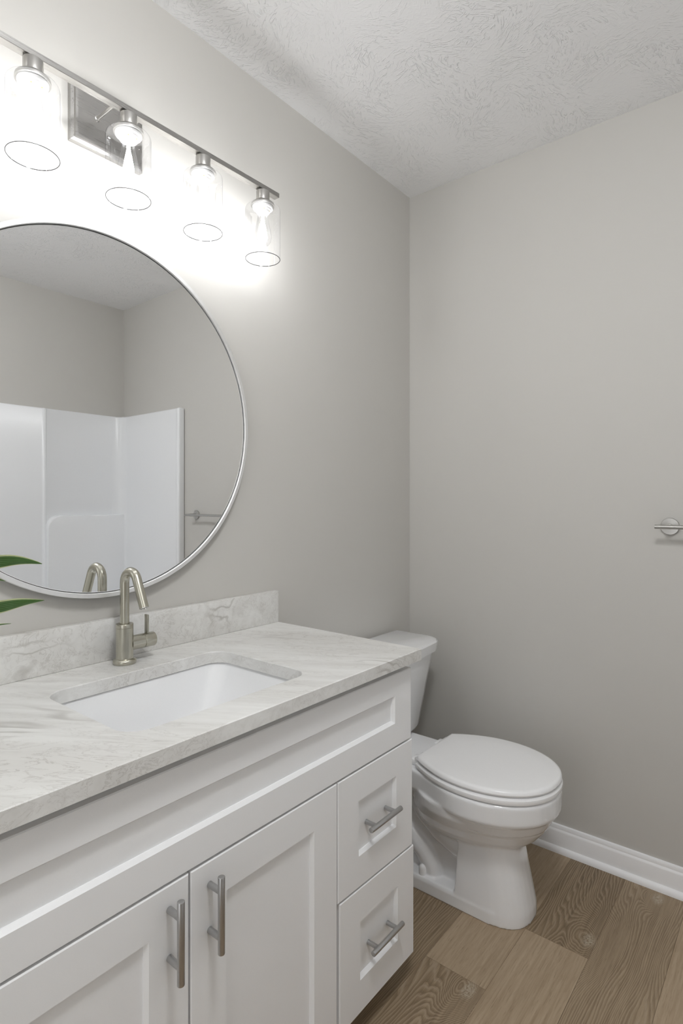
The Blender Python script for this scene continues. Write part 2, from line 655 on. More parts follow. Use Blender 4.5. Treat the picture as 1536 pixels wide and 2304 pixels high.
def build_floor():
    rng = random.Random(11)
    bm = bmesh.new()
    lid = bm.faces.layers.float.new('plank_id')
    lfg = bm.faces.layers.float.new('plank_fig')
    rows = {-1: (PLANK_Y0, [-0.686 - 0.0]), 0: (PLANK_Y0 - PLANK_W, [-0.428])}
    y_start = PLANK_Y0 + PLANK_W * 5
    r = 0
    y1 = y_start
    G = 0.0006
    while y1 > ROOM_Y - 0.1:
        y0 = y1 - PLANK_W
        key = round((PLANK_Y0 - y1) / PLANK_W)
        if key == -1:
            joints = [-2.9, -1.9, -0.686, 0.12]
            ids = [0.5, 0.80, 0.18]
            figs = [0.6, 1.0, 0.10]
        elif key == 0:
            joints = [-2.9, -1.65, -0.428, 0.12]
            ids = [0.4, 0.12, 0.95]
            figs = [0.5, 0.08, 0.9]
        elif key == 1:
            joints = [-2.9, -1.30, 0.12]
            ids = [0.3, 0.62]
            figs = [0.6, 0.95]
        elif key == -2:
            joints = [-2.9, -1.2, 0.12]
            ids = [0.4, 0.92]
            figs = [0.6, 0.8]
        elif key == 2:
            joints = [-2.9, -0.9, 0.12]
            ids = [0.4, 0.0]
            figs = [0.6, 0.1]
        else:
            a = -2.9 + rng.random() * 1.0
            joints = [-3.0, a, a + 1.22, a + 2.44, 3.0]
            joints = [j for j in joints if j <= 0.12] + [0.12]
            ids = [rng.random() for _ in joints]
            figs = [rng.random() for _ in joints]
        for i, (xa, xb) in enumerate(zip(joints, joints[1:])):
            q = [bm.verts.new(p) for p in ((xa + G, y0 + G, 0), (xb - G, y0 + G, 0), (xb - G, y1 - G, 0), (xa + G, y1 - G, 0))]
            f = bm.faces.new(q)
            f[lid] = ids[i]
            f[lfg] = figs[i]
            # the micro-bevel down to the sub-floor
            w = [bm.verts.new(p) for p in ((xa, y0, -0.0008), (xb, y0, -0.0008), (xb, y1, -0.0008), (xa, y1, -0.0008))]
            for j in range(4):
                g = bm.faces.new((w[j], w[(j + 1) % 4], q[(j + 1) % 4], q[j]))
                g[lid] = 1.0
                g[lfg] = figs[i]
        y1 = y0
    q = [bm.verts.new(p) for p in ((-3.0, ROOM_Y - 0.3, -0.02), (0.12, ROOM_Y - 0.3, -0.02), (0.12, 0.3, -0.02), (-3.0, 0.3, -0.02))]
    bm.faces.new(q)
    me = bpy.data.meshes.new('floor')
    bm.to_mesh(me)
    bm.free()
    o = obj_mesh('floor', me, M['floor'], kind='structure')
    return o


build_floor()


def baseboard(name, p0, p1, nrm):
    """profile swept from p0 to p1; nrm points into the room"""
    prof = [(0.0, 0.0), (0.013, 0.0), (0.013, 0.066), (0.0115, 0.070), (0.0085, 0.074), (0.0085, 0.080), (0.006, 0.086), (0.0, 0.088)]
    p0, p1, nrm = Vector(p0), Vector(p1), Vector(nrm)
    rings = [[p + nrm * d + Vector((0, 0, h)) for d, h in prof] for p in (p0, p1)]
    b = struct(name, loft(bmesh.new(), rings), M['trim'], smooth=25)
    shoe = [(0.0125, 0.0)] + [(0.0125 + 0.013 * math.cos(math.radians(a)), 0.019 * math.sin(math.radians(a))) for a in range(0, 91, 15)]
    rings = [[p + nrm * d + Vector((0, 0, h)) for d, h in shoe] for p in (p0, p1)]
    bm2 = loft(bmesh.new(), rings)
    bmesh.ops.recalc_face_normals(bm2, faces=bm2.faces[:])
    s = obj('shoe_moulding', bm2, M['trim'], smooth=40)
    s.parent = b
    return b


baseboard('baseboard_right', (0, -1.5615, 0.0), (0, -0.0, 0.0), (-1, 0, 0))
baseboard('baseboard_left', (-0.795, 0, 0.0), (-0.0265, 0, 0.0), (0, -1, 0))

# ------------------------------------------------------------------ vanity cabinet
YF = -0.500              # face of doors and drawers
VX0, VX1 = -1.838, -0.795
vanity = thing('vanity_cabinet', 'white shaker vanity cabinet with two doors and two drawers under the stone top', 'cabinet', ((VX0 + VX1) / 2, -0.25, 0))
bm = bmesh.new()
box(bm, (VX0, -0.478, 0.075), (VX0 + 0.018, -0.001, 0.800))
box(bm, (VX1 - 0.018, -0.478, 0.075), (VX1, -0.001, 0.800))
box(bm, (VX0 + 0.018, -0.458, 0.075), (VX1 - 0.018, -0.013, 0.093))
box(bm, (VX0 + 0.018, -0.013, 0.075), (VX1 - 0.018, -0.001, 0.800))
box(bm, (VX0 + 0.018, -0.478, 0.075), (VX1 - 0.018, -0.458, 0.800))
part('body', bm, M['cabinet'], vanity)
bm = bmesh.new()
box(bm, (VX0 + 0.02, -0.405, 0.0), (VX1 - 0.015, -0.385, 0.0755))
part('toe_kick', bm, M['cabinet'], vanity)


def shaker(name, x0, x1, zb, zt, stile, rail_t, rail_b, th=0.0205, rec=0.009, bev=0.0055):
    """framed front; zb / zt = (left, right) heights, so a front may sit a little askew"""
    y = YF
    bm = bmesh.new()
    e = 0.0018

    def ring(pts, yy):
        return [bm.verts.new((px, yy, pz)) for px, pz in pts]
    outer = [(x0, zb[0]), (x1, zb[1]), (x1, zt[1]), (x0, zt[0])]
    soft = [(x0 + e, zb[0] + e), (x1 - e, zb[1] + e), (x1 - e, zt[1] - e), (x0 + e, zt[0] - e)]
    ztop = min(zt) - rail_t
    zbot = max(zb) + rail_b
    inn = [(x0 + stile, zbot), (x1 - stile, zbot), (x1 - stile, ztop), (x0 + stile, ztop)]
    b = bev
    deep = [(x0 + stile + b, zbot + b), (x1 - stile - b, zbot + b), (x1 - stile - b, ztop - b), (x0 + stile + b, ztop - b)]
    R = [ring(outer, y + th), ring(outer, y + e), ring(soft, y), ring(inn, y), ring(deep, y + rec - 0.002), ring(deep, y + rec)]
    for a, c in zip(R, R[1:]):
        for i in range(4):
            j = (i + 1) % 4
            bm.faces.new((a[i], a[j], c[j], c[i]))
    bm.faces.new(R[0][::-1])
    bm.faces.new(R[-1])
    return part(name, bm, M['cabinet'], vanity)


def pull(p0, p1, post_y, spacing, parent):
    """bar pull from p0 to p1 (bar axis), posts reaching back to post_y"""
    p0, p1 = Vector(p0), Vector(p1)
    c = (p0 + p1) / 2
    d = (p1 - p0).normalized()
    bm = bmesh.new()
    cyl(bm, p0, p1, 0.0058, 28, 0.0009)
    for s in (-1, 1):
        q = c + d * s * spacing / 2
        lathe(bm, (q.x, post_y + 0.001, q.z), (0, -1, 0), [(0.0052, 0), (0.0052, abs(q.y - post_y) + 0.002)], 20)
    return part('handle', bm, M['steel'], parent, 35, 'satin steel bar handle')


GT = 0.6095
shaker('false_front', -1.835, -0.7865, (GT + 0.002, GT + 0.002), (0.785, 0.785), 0.071, 0.052, 0.056)
d_l = shaker('door', -1.835, -1.4428, (0.075, 0.075), (GT - 0.002, GT - 0.002), 0.071, 0.0665, 0.07)
d_r = shaker('door', -1.4392, -1.0745, (0.075, 0.075), (GT - 0.002, GT - 0.002), 0.071, 0.0665, 0.07)
w_t = shaker('drawer', -1.0712, -0.7810, (0.3535, 0.3445), (GT - 0.002, GT - 0.002), 0.071, 0.0665, 0.066)
w_b = shaker('drawer', -1.0660, -0.7745, (0.0735, 0.0735), (0.3495, 0.3405), 0.071, 0.066, 0.072)
pull((-1.4790, YF - 0.030, 0.4705), (-1.4790, YF - 0.030, 0.5965), YF, 0.0745, d_l)
pull((-1.4025, YF - 0.030, 0.4705), (-1.4025, YF - 0.030, 0.5945), YF, 0.0745, d_r)
pull((-0.9835, YF - 0.021, 0.4765), (-0.8640, YF - 0.021, 0.4765), YF + 0.009, 0.0755, w_t)
pull((-0.9755, YF - 0.021, 0.2015), (-0.8560, YF - 0.021, 0.2015), YF + 0.009, 0.0755, w_b)

# ------------------------------------------------------------------ countertop, backsplash, sink
ZT, ZB = 0.832, 0.8045
CX0, CX1, CYF = -1.858, -0.7715, -0.5205
SX0, SX1, SY0, SY1 = -1.512, -1.092, -0.440, -0.139
bm = bmesh.new()
N = 10
inner = rrect(SX0, SX1, SY0, SY1, 0.042, 0, N)


def outer_like(ring, x0, x1, y0, y1):
    """points on the rectangle facing the same way as the ring's corner arcs"""
    out = []
    n = N + 1
    cor = ((x1, y1), (x0, y1), (x0, y0), (x1, y0))
    for c in range(4):
        for i in range(n):
            out.append(Vector((cor[c][0], cor[c][1], 0)))
    return out


def slab_with_hole(bm, x0, x1, y0, y1, hole, z0, z1, ease):
    n = N + 1
    H = [[bm.verts.new((p.x, p.y, z)) for p in hole] for z in (z0, z1 - ease)]
    cx = sum(p.x for p in hole) / len(hole)
    cyv = sum(p.y for p in hole) / len(hole)
    H.append([bm.verts.new((p.x + (0.6 * ease if p.x > cx else -0.6 * ease), p.y + (0.6 * ease if p.y > cyv else -0.6 * ease), z1)) for p in hole])
    cor = [(x1, y1), (x0, y1), (x0, y0), (x1, y0)]
    sgn = [(-1, -1), (1, -1), (1, 1), (-1, 1)]
    O = [[bm.verts.new((a, b, z0)) for a, b in cor], [bm.verts.new((a, b, z1 - ease)) for a, b in cor],
         [bm.verts.new((a + s[0] * ease, b + s[1] * ease, z1)) for (a, b), s in zip(cor, sgn)]]
    L = len(hole)
    for a, b in zip(H, H[1:]):
        for i in range(L):
            j = (i + 1) % L
            bm.faces.new((a[i], a[j], b[j], b[i]))
    for a, b in zip(O, O[1:]):
        for i in range(4):
            j = (i + 1) % 4
            bm.faces.new((a[i], a[j], b[j], b[i]))
    for Hh, Oo in ((H[0], O[0]), (H[-1], O[-1])):
        for c in range(4):
            for i in range(N):
                bm.faces.new((Oo[c], Hh[c * n + i], Hh[c * n + i + 1]))
            c2 = (c + 1) % 4
            bm.faces.new((Oo[c], Hh[c * n + N], Hh[c2 * n], Oo[c2]))


slab_with_hole(bm, CX0, CX1, CYF, -0.0005, inner, ZB, ZT, 0.0016)
top = obj('countertop', bm, M['stone'], smooth=30, label='white veined quartz countertop on the vanity, cut out for the sink', category='countertop')
# the shadow strip between top and fronts belongs to the cabinet
bm = bmesh.new()
box(bm, (VX0, -0.4775, 0.7995), (VX1, -0.4605, ZB - 0.0003))
part('top_rail', bm, M['cabinet'], vanity)

bm = bmesh.new()
box(bm, (CX0, -0.0205, ZT + 0.0002), (CX1, -0.0005, 0.9262), 0.0012, 2)
obj('backsplash', bm, M['stone'], smooth=30, label='low veined quartz backsplash along the wall behind the faucet', category='backsplash')

sink = thing('sink', 'white rectangular undermount sink set below the countertop', 'sink', ((SX0 + SX1) / 2, (SY0 + SY1) / 2, 0.66))
bm = bmesh.new()
g = 0.004
rings = [rrect(SX0 - 0.025, SX1 + 0.025, SY0 - 0.012, SY1 + 0.025, 0.05, ZB - 0.018),
         rrect(SX0 - 0.025, SX1 + 0.025, SY0 - 0.012, SY1 + 0.025, 0.05, ZB - 0.002),
         rrect(SX0 - g, SX1 + g, SY0 - g, SY1 + g, 0.044, ZB - 0.002),
         rrect(SX0 - g + 0.002, SX1 + g - 0.002, SY0 - g + 0.002, SY1 + g - 0.002, 0.042, ZB - 0.006),
         rrect(SX0 + 0.030, SX1 - 0.040, SY0 + 0.014, SY1 - 0.016, 0.036, ZB - 0.075),
         rrect(SX0 + 0.058, SX1 - 0.078, SY0 + 0.030, SY1 - 0.030, 0.034, ZB - 0.132),
         rrect(SX0 + 0.068, SX1 - 0.088, SY0 + 0.042, SY1 - 0.042, 0.034, ZB - 0.142),
         rrect(SX0 + 0.090, SX1 - 0.110, SY0 + 0.064, SY1 - 0.064, 0.03, ZB - 0.146)]
loft(bm, rings, cap0=False)
part('basin', bm, M['porcelain'], sink, 50)
bm = bmesh.new()
lathe(bm, ((SX0 + SX1) / 2 - 0.01, (SY0 + SY1) / 2, ZB - 0.1455), (0, 0, 1), [(0.030, 0), (0.030, 0.002), (0.026, 0.003), (0.020, 0.0015), (0.018, 0.003), (0.001, 0.005)], 32)
part('drain', bm, M['chrome'], sink, 40)

# ------------------------------------------------------------------ faucet
FX, FY = -1.302, -0.0675
faucet = thing('faucet', 'brushed nickel single-lever faucet with bent spout behind the sink', 'faucet', (FX, FY, ZT))
bm = bmesh.new()
lathe(bm, (FX, FY, ZT + 0.0002), (0, 0, 1), [(0.0245, 0), (0.0252, 0.001), (0.0252, 0.0075), (0.0240, 0.0090), (0.0205, 0.0105), (0.018, 0.0125)], 48)
part('base', bm, M['faucet'], faucet, 40)
bm = bmesh.new()
lathe(bm, (FX, FY, ZT + 0.010), (0, 0, 1), [(0.0188, 0), (0.0188, 0.0700), (0.0183, 0.0704), (0.0183, 0.0710), (0.0188, 0.0714), (0.0188, 0.0785), (0.0182, 0.0795), (0.0125, 0.0795), (0.0112, 0.078)], 48)
part('body', bm, M['faucet'], faucet, 40)
pts = [(FX, FY, 0.905), (FX, FY, 0.95), (FX, FY, 1.0)]
R_, zs = 0.0265, 1.0135
for a in range(0, 155, 8):
    pts.append((FX, FY - R_ + R_ * math.cos(math.radians(a)), zs + R_ * math.sin(math.radians(a))))
e = Vector(pts[-1])
tip = Vector((FX, -0.1465, 0.9655))
for t in (0.33, 0.66, 1.0):
    pts.append(tuple(e.lerp(tip, t)))
bm = tube(bmesh.new(), pts, 0.0101, 28)
part('spout', bm, M['faucet'], faucet, 60)
dirn = (tip - e).normalized()
bm = lathe(bmesh.new(), tip - dirn * 0.001, dirn, [(0.0092, 0), (0.0092, 0.0022), (0.0075, 0.0024), (0.0070, 0.0005)], 24)
part('aerator', bm, M['chrome'], faucet, 40)
HZ = 0.8745
bm = bmesh.new()
lathe(bm, (FX + 0.012, FY, HZ), (1, 0, 0), [(0.0165, 0), (0.0165, 0.0325), (0.0150, 0.0330), (0.0150, 0.0345)], 40)
part('valve_housing', bm, M['faucet'], faucet, 40)
bm = lathe(bmesh.new(), (FX + 0.0462, FY, HZ), (1, 0, 0), [(0.0158, 0), (0.0165, 0.0006), (0.0165, 0.0255), (0.0160, 0.0268), (0.0150, 0.0274)], 40)
knob = part('handle', bm, M['faucet'], faucet, 40)
bm = box(bmesh.new(), (FX + 0.0530, FY - 0.0065, HZ + 0.0150), (FX + 0.0580, FY + 0.0065, 0.9335), 0.0016, 2)
part('lever', bm, M['faucet'], knob, 40)

# ------------------------------------------------------------------ round mirror
MX, MZ, MR = -1.3145, 1.3965, 0.4185
mirror = thing('round_mirror', 'large round wall mirror with thin brushed silver frame above the sink', 'mirror', (MX, -0.001, MZ - MR))
bm = bmesh.new()
prof = [(MR - 0.020, 0.001), (MR, 0.001), (MR, 0.0225), (MR - 0.0012, 0.0240), (MR - 0.0095, 0.0240), (MR - 0.0105, 0.0230), (MR - 0.0105, 0.0095), (MR - 0.020, 0.0095)]
x, y, d = Vector((1, 0, 0)), Vector((0, 0, 1)), Vector((0, -1, 0))
seg = 160
rings = []
for i in range(seg):
    t = 2 * math.pi * i / seg
    rings.append([Vector((MX, 0, MZ)) + (x * math.cos(t) + y * math.sin(t)) * r + d * h for r, h in prof])
R = [[bm.verts.new(p) for p in ring] for ring in rings]
for i in range(seg):
    a, b = R[i], R[(i + 1) % seg]
    for k_ in range(len(prof)):
        j = (k_ + 1) % len(prof)
        bm.faces.new((a[k_], a[j], b[j], b[k_]))
part('frame', bm, M['frame'], mirror, 35)
bm = lathe(bmesh.new(), (MX, 0, MZ), (0, -1, 0), [(MR - 0.0122, 0.009), (MR - 0.0122, 0.0175), (MR - 0.0134, 0.0184)], 160)
part('glass', bm, M['mirror'], mirror, None, 'silvered mirror glass')
bm = bmesh.new()  # dark ring puts the shade of the frame gap into colour
prof2 = [(MR - 0.0122, 0.0100), (MR - 0.0105, 0.0100), (MR - 0.0105, 0.0150), (MR - 0.0122, 0.0150)]
R = [[bm.verts.new(Vector((MX, 0, MZ)) + (x * math.cos(t) + y * math.sin(t)) * r + d * h) for r, h in prof2]
     for t in [2 * math.pi * i / seg for i in range(seg)]]
for i in range(seg):
    a, b = R[i], R[(i + 1) % seg]
    for k_ in range(4):
        j = (k_ + 1) % 4
        bm.faces.new((a[k_], a[j], b[j], b[k_]))
part('gap_shade_ring', bm, M['black'], mirror, 35, 'dark ring standing for the shaded gap between frame and glass')

# ------------------------------------------------------------------ vanity light
LX, LY, LZ = -1.3115, -0.100, 2.0505
lamp = thing('vanity_light', 'brushed nickel bar light with clear glass shades above the round mirror', 'light', (LX, 0, LZ))
bm = box(bmesh.new(), (LX - 0.457, LY - 0.0095, LZ), (LX + 0.4555, LY + 0.0095, LZ + 0.0125), 0.0006, 1)
part('bar', bm, M['nickel_x'], lamp)
bm = bmesh.new()
PX0, PX1, PZ0, PZ1 = LX - 0.0865, LX + 0.0865, 1.989, 2.118
for_r = lambda ins, yy: [Vector((px, yy, pz)) for px, pz in ((PX0 + ins, PZ0 + ins), (PX1 - ins, PZ0 + ins), (PX1 - ins, PZ1 - ins), (PX0 + ins, PZ1 - ins))]
loft(bm, [for_r(0, -0.0005), for_r(0, -0.0135), for_r(0.006, -0.0165), for_r(0.008, -0.020), for_r(0.0135, -0.0205)])
part('backplate', bm, M['nickel_x'], lamp)
for sx in (-0.030, 0.030):
    bm = bmesh.new()
    lathe(bm, (LX + sx, -0.0203, LZ + 0.0065), (0, -1, 0), [(0.0062, 0), (0.0062, 0.003), (0.0042, 0.0035), (0.0042, 0.0705)], 20)
    part('support_arm', bm, M['nickel'], lamp, 40)
for i in range(5):
    bx = LX + (i - 2) * 0.2005
    bm = lathe(bmesh.new(), (bx, LY, LZ + 0.0002), (0, 0, -1), [(0.0085, 0), (0.0085, 0.003), (0.0178, 0.0032), (0.0182, 0.004), (0.0182, 0.0285), (0.0215, 0.0300), (0.0315, 0.0375), (0.0322, 0.0405), (0.0322, 0.0445), (0.0290, 0.0450)], 40)
    part('socket', bm, M['nickel'], lamp, 40)
    # glass: open cylinder with a rounded shoulder and a hole for the socket
    gz = LZ - 0.0452
    pr = [(0.0300, 0.0), (0.0380, 0.0)]
    for a in range(0, 91, 15):
        pr.append((0.0385 + 0.009 * math.sin(math.radians(a)), 0.009 - 0.009 * math.cos(math.radians(a))))
    pr += [(0.0475, 0.05), (0.0475, 0.10), (0.0475, 0.1425)]
    bm = lathe(bmesh.new(), (bx, LY, gz), (0, 0, -1), pr, 56, False, False)
    shade = part('shade', bm, M['glass'], lamp, 50, 'clear glass cylinder shade')
    bm = lathe(bmesh.new(), (bx, LY, gz), (0, 0, -1), [(0.0475, 0.1424), (0.0477, 0.1432), (0.0470, 0.1440), (0.0462, 0.1434), (0.0462, 0.1424), (0.0475, 0.1424)], 56, False, False)
    part('rim', bm, M['glass_rim'], shade, 50)
    # bulb: white collar, clear pear-shaped envelope, glowing filament column
    bm = lathe(bmesh.new(), (bx, LY, LZ - 0.0440), (0, 0, -1), [(0.0280, 0), (0.0285, 0.003), (0.0270, 0.0065), (0.0230, 0.0080), (0.0225, 0.0110), (0.0185, 0.0130), (0.0180, 0.0165), (0.0120, 0.0185)], 40)
    bulb = part('bulb', bm, M['bulb_base'], lamp, 40, 'white bulb collar')
    bm = lathe(bmesh.new(), (bx, LY, LZ - 0.0600), (0, 0, -1), [(0.0128, 0), (0.0135, 0.010), (0.0165, 0.028), (0.0205, 0.046), (0.0235, 0.060), (0.0240, 0.068), (0.0220, 0.079), (0.0150, 0.088), (0.004, 0.092)], 36, False, True)
    part('envelope', bm, M['glass'], bulb, 60)
    bm = lathe(bmesh.new(), (bx, LY, LZ - 0.0660), (0, 0, -1), [(0.0030, 0), (0.0040, 0.014), (0.0085, 0.036), (0.0120, 0.056), (0.0120, 0.068), (0.0070, 0.079), (0.001, 0.082)], 14)
    part('filament', bm, M['glow'], bulb, 60)
    bm = bmesh.new()
    for s in (-1, 1):
        lathe(bm, (bx + s * 0.0095, LY - 0.0155, LZ - 0.0555), (s * 0.2, -0.5, -0.6), [(0.0022, 0), (0.0020, 0.0015), (0.0005, 0.002)], 10)
    part('filament_anchor', bm, M['led'], bulb, 40)

# ------------------------------------------------------------------ glowing dome added out of view to fill the room from above
flush = thing('added_fill_dome', 'round glowing dome added under the ceiling as unseen fill light', 'light', (-1.55, -1.12, HC))
bm = lathe(bmesh.new(), (-1.55, -1.12, HC - 0.0003), (0, 0, -1), [(0.155, 0), (0.155, 0.022), (0.150, 0.028), (0.142, 0.028)], 64)
part('trim_ring', bm, M['trim'], flush, 40)
bm = lathe(bmesh.new(), (-1.55, -1.12, HC - 0.0285), (0, 0, -1), [(0.142, 0), (0.142, 0.040), (0.134, 0.075), (0.115, 0.100), (0.085, 0.117), (0.045, 0.127), (0.001, 0.130)], 48)
part('diffuser', bm, M['fill_glow'], flush, 60)

# ------------------------------------------------------------------ toilet
TX = -0.381
toilet = thing('toilet', 'white two-piece toilet with closed lid between the vanity and the wall', 'toilet', (TX, -0.40, 0))


def egg(yb, yf, hw, z, n=56, px=2.0, wide=0.42, backflat=0.0):
    """plan outline: widest at fraction wide of the length from the back, rounder at the front"""
    out = []
    L = yb - yf
    yw = yb - L * wide
    for i in range(n):
        t = 2 * math.pi * i / n
        c, s = math.cos(t), math.sin(t)
        ex = 2.0 / px
        xx = hw * math.copysign(abs(c) ** ex, c)
        if s >= 0:
            yy = yw + (yb - yw) * (abs(s) ** (ex * (1 - backflat)))
        else:
            yy = yw - (yw - yf) * (abs(s) ** ex)
        out.append(Vector((TX + xx, yy, z)))
    return out


def fused(bms, name, voxel, smooth_it=6):
    """one continuous ceramic skin from overlapping closed shells"""
    me = bpy.data.meshes.new(name + '_raw')
    allbm = bmesh.new()
    for b in bms:
        bmesh.ops.recalc_face_normals(b, faces=b.faces[:])
        t = bpy.data.meshes.new('t')
        b.to_mesh(t)
        b.free()
        allbm.from_mesh(t)
        bpy.data.meshes.remove(t)
    allbm.to_mesh(me)
    allbm.free()
    o = bpy.data.objects.new(name + '_raw', me)
    COL.objects.link(o)
    md = o.modifiers.new('r', 'REMESH')
    md.mode = 'VOXEL'
    md.voxel_size = voxel
    ms = o.modifiers.new('s', 'SMOOTH')
    ms.factor = 0.5
    ms.iterations = smooth_it
    dg = bpy.context.evaluated_depsgraph_get()
    res = bpy.data.meshes.new_from_object(o.evaluated_get(dg))
    bpy.data.objects.remove(o)
    bpy.data.meshes.remove(me)
    return res


shells = []
# bowl: rim band, then a step in, then curving down onto the pedestal
b = bmesh.new()
loft(b, [egg(-0.285, -0.712, 0.169, 0.325), egg(-0.285, -0.707, 0.165, 0.295), egg(-0.275, -0.690, 0.150, 0.265), egg(-0.280, -0.663, 0.126, 0.232),
         egg(-0.290, -0.632, 0.100, 0.205), egg(-0.300, -0.600, 0.074, 0.185), egg(-0.330, -0.56, 0.04, 0.165)])
shells.append(b)
# the rim band runs straight back into the deck that carries the tank


def rimplan(off, z, yb=-0.045, wd=0.122):
    out = []
    hw, yf, ym, ys = 0.180 - off, -0.727 + off, -0.515, -0.300
    n = 28
    for i in range(n + 1):
        t = math.pi * i / n
        c, s_ = math.cos(t), math.sin(t)
        out.append(Vector((TX + hw * math.copysign(abs(c) ** 0.95, c), ym - (ym - yf) * abs(s_) ** 0.97, z)))
    m = 10
    side = []
    for i in range(1, m + 1):
        u = i / m
        w = (wd - off) + (hw - (wd - off)) * (0.5 + 0.5 * math.cos(math.pi * u)) ** 1.0
        side.append((w, ym + (ys - ym) * u))
    side.append((wd - off, -0.16))
    side.append((wd - off - 0.004, yb - off))
    out += [Vector((TX - w, y_, z)) for w, y_ in side]
    out += [Vector((TX + w, y_, z)) for w, y_ in reversed(side)]
    return out


b = bmesh.new()
loft(b, [rimplan(0.004, 0.378), rimplan(0.0, 0.373), rimplan(0.0005, 0.326), rimplan(0.004, 0.318), rimplan(0.010, 0.314), rimplan(0.028, 0.280, -0.08)])
shells.append(b)
# pedestal column at the front
b = bmesh.new()


def ped(hw, yb, yf, z, r):
    return [Vector((p.x, p.y, z)) for p in rr_front(hw, yb, yf, r)]


def rr_front(hw, yb, yf, r):
    out = []
    n = 16
    # front half: superellipse, back: square
    yc = yf + r
    for i in range(n + 1):
        t = math.pi + math.pi * i / n
        c, s = math.cos(t), math.sin(t)
        out.append(Vector((TX + hw * math.copysign(abs(c) ** 0.8, c), yc + r * math.copysign(abs(s) ** 0.8, s), 0)))
    out.append(Vector((TX + hw, yb, 0)))
    out.append(Vector((TX - hw, yb, 0)))
    return out


loft(b, [ped(0.098, -0.452, -0.656, 0.0, 0.115), ped(0.0975, -0.452, -0.655, 0.03, 0.115), ped(0.094, -0.455, -0.645, 0.08, 0.11), ped(0.089, -0.458, -0.632, 0.14, 0.105),
         ped(0.087, -0.460, -0.622, 0.19, 0.10), ped(0.088, -0.462, -0.618, 0.235, 0.10)])
shells.append(b)
# base plate
b = bmesh.new()
loft(b, [rrect(TX - 0.0985, TX + 0.0985, -0.60, -0.165, 0.035, 0.0), rrect(TX - 0.0985, TX + 0.0985, -0.60, -0.165, 0.035, 0.034), rrect(TX - 0.094, TX + 0.094, -0.596, -0.17, 0.033, 0.043)])
shells.append(b)
# central web and trapway
b = bmesh.new()
loft(b, [rrect(TX - 0.050, TX + 0.050, -0.50, -0.20, 0.03, 0.02), rrect(TX - 0.050, TX + 0.050, -0.50, -0.16, 0.03, 0.20), rrect(TX - 0.052, TX + 0.052, -0.52, -0.10, 0.03, 0.34)])
shells.append(b)
for s in (-1, 1):
    sx = TX + s * 0.034
    b = bmesh.new()
    tube(b, [(sx, -0.26, 0.33), (sx, -0.285, 0.275), (sx, -0.325, 0.222), (sx, -0.38, 0.18), (sx, -0.44, 0.155), (sx, -0.50, 0.15)], 0.040, 20)
    shells.append(b)
    b = bmesh.new()
    tube(b, [(sx + s * 0.006, -0.315, 0.335), (sx + s * 0.006, -0.34, 0.285), (sx + s * 0.006, -0.385, 0.235), (sx + s * 0.006, -0.44, 0.205), (sx + s * 0.006, -0.50, 0.195)], 0.028, 16)
    shells.append(b)
    b = bmesh.new()
    tube(b, [(TX + s * 0.040, -0.17, 0.16), (TX + s * 0.042, -0.22, 0.155), (TX + s * 0.044, -0.28, 0.135), (TX + s * 0.045, -0.33, 0.10), (TX + s * 0.045, -0.355, 0.06), (TX + s * 0.045, -0.36, 0.03)], 0.036, 18)
    shells.append(b)
me = fused(shells, 'bowl', 0.0035, 6)
bowl = part_mesh('bowl', me, M['porcelain'], toilet, 180)

# bolt caps
for s in (-1, 1):
    bm = lathe(bmesh.new(), (TX + s * 0.079, -0.338, 0.040), (0, 0, 1), [(0.0125, 0), (0.0125, 0.020), (0.011, 0.026), (0.007, 0.031), (0.001, 0.033)], 24)
    part('bolt_cap', bm, M['seat'], toilet, 50)


def tank_ring(hw, yb, yf, ch, z, bow=0.012, cut=None):
    """tank outline with angled front corners and a slightly bowed front"""
    cut = cut or ch
    base = [(hw, yb + 0.0), (hw, yf + cut), (hw - ch * 0.12, yf + cut * 0.62), (hw - ch * 0.45, yf + cut * 0.18), (hw - ch, yf),
            (hw * 0.35, yf - bow * 0.8), (0, yf - bow), (-hw * 0.35, yf - bow * 0.8), (-hw + ch, yf), (-hw + ch * 0.45, yf + cut * 0.18), (-hw + ch * 0.12, yf + cut * 0.62), (-hw, yf + cut), (-hw, yb)]
    return [Vector((TX + px, py, z)) for px, py in base]


bm = bmesh.new()
loft(bm, [tank_ring(0.150, -0.050, -0.165, 0.03, 0.3785), tank_ring(0.164, -0.045, -0.180, 0.035, 0.386), tank_ring(0.172, -0.042, -0.188, 0.04, 0.400),
          tank_ring(0.236, -0.030, -0.212, 0.050, 0.652)])
bmesh.ops.bevel(bm, geom=[e for e in bm.edges if abs(e.verts[0].co.z - e.verts[1].co.z) < 1e-4 and e.verts[0].co.z < 0.40], offset=0.004, segments=2, affect='EDGES')
part('tank', bm, M['porcelain'], toilet, 30)
bm = bmesh.new()
loft(bm, [tank_ring(0.243, -0.026, -0.218, 0.052, 0.6525), tank_ring(0.249, -0.022, -0.224, 0.055, 0.656), tank_ring(0.253, -0.020, -0.228, 0.056, 0.688),
          tank_ring(0.249, -0.023, -0.224, 0.055, 0.6945), tank_ring(0.240, -0.030, -0.215, 0.055, 0.6965)])
part('tank_lid', bm, M['porcelain'], toilet, 30)
bm = bmesh.new()
lathe(bm, (TX - 0.185, -0.208, 0.605), (0, -1, 0), [(0.013, 0), (0.013, 0.014), (0.010, 0.017)], 24)
tube(bm, [(TX - 0.185, -0.228, 0.605), (TX - 0.150, -0.230, 0.602), (TX - 0.110, -0.228, 0.598)], [0.006, 0.006, 0.008], 12)
part('flush_lever', bm, M['chrome'], toilet, 40)


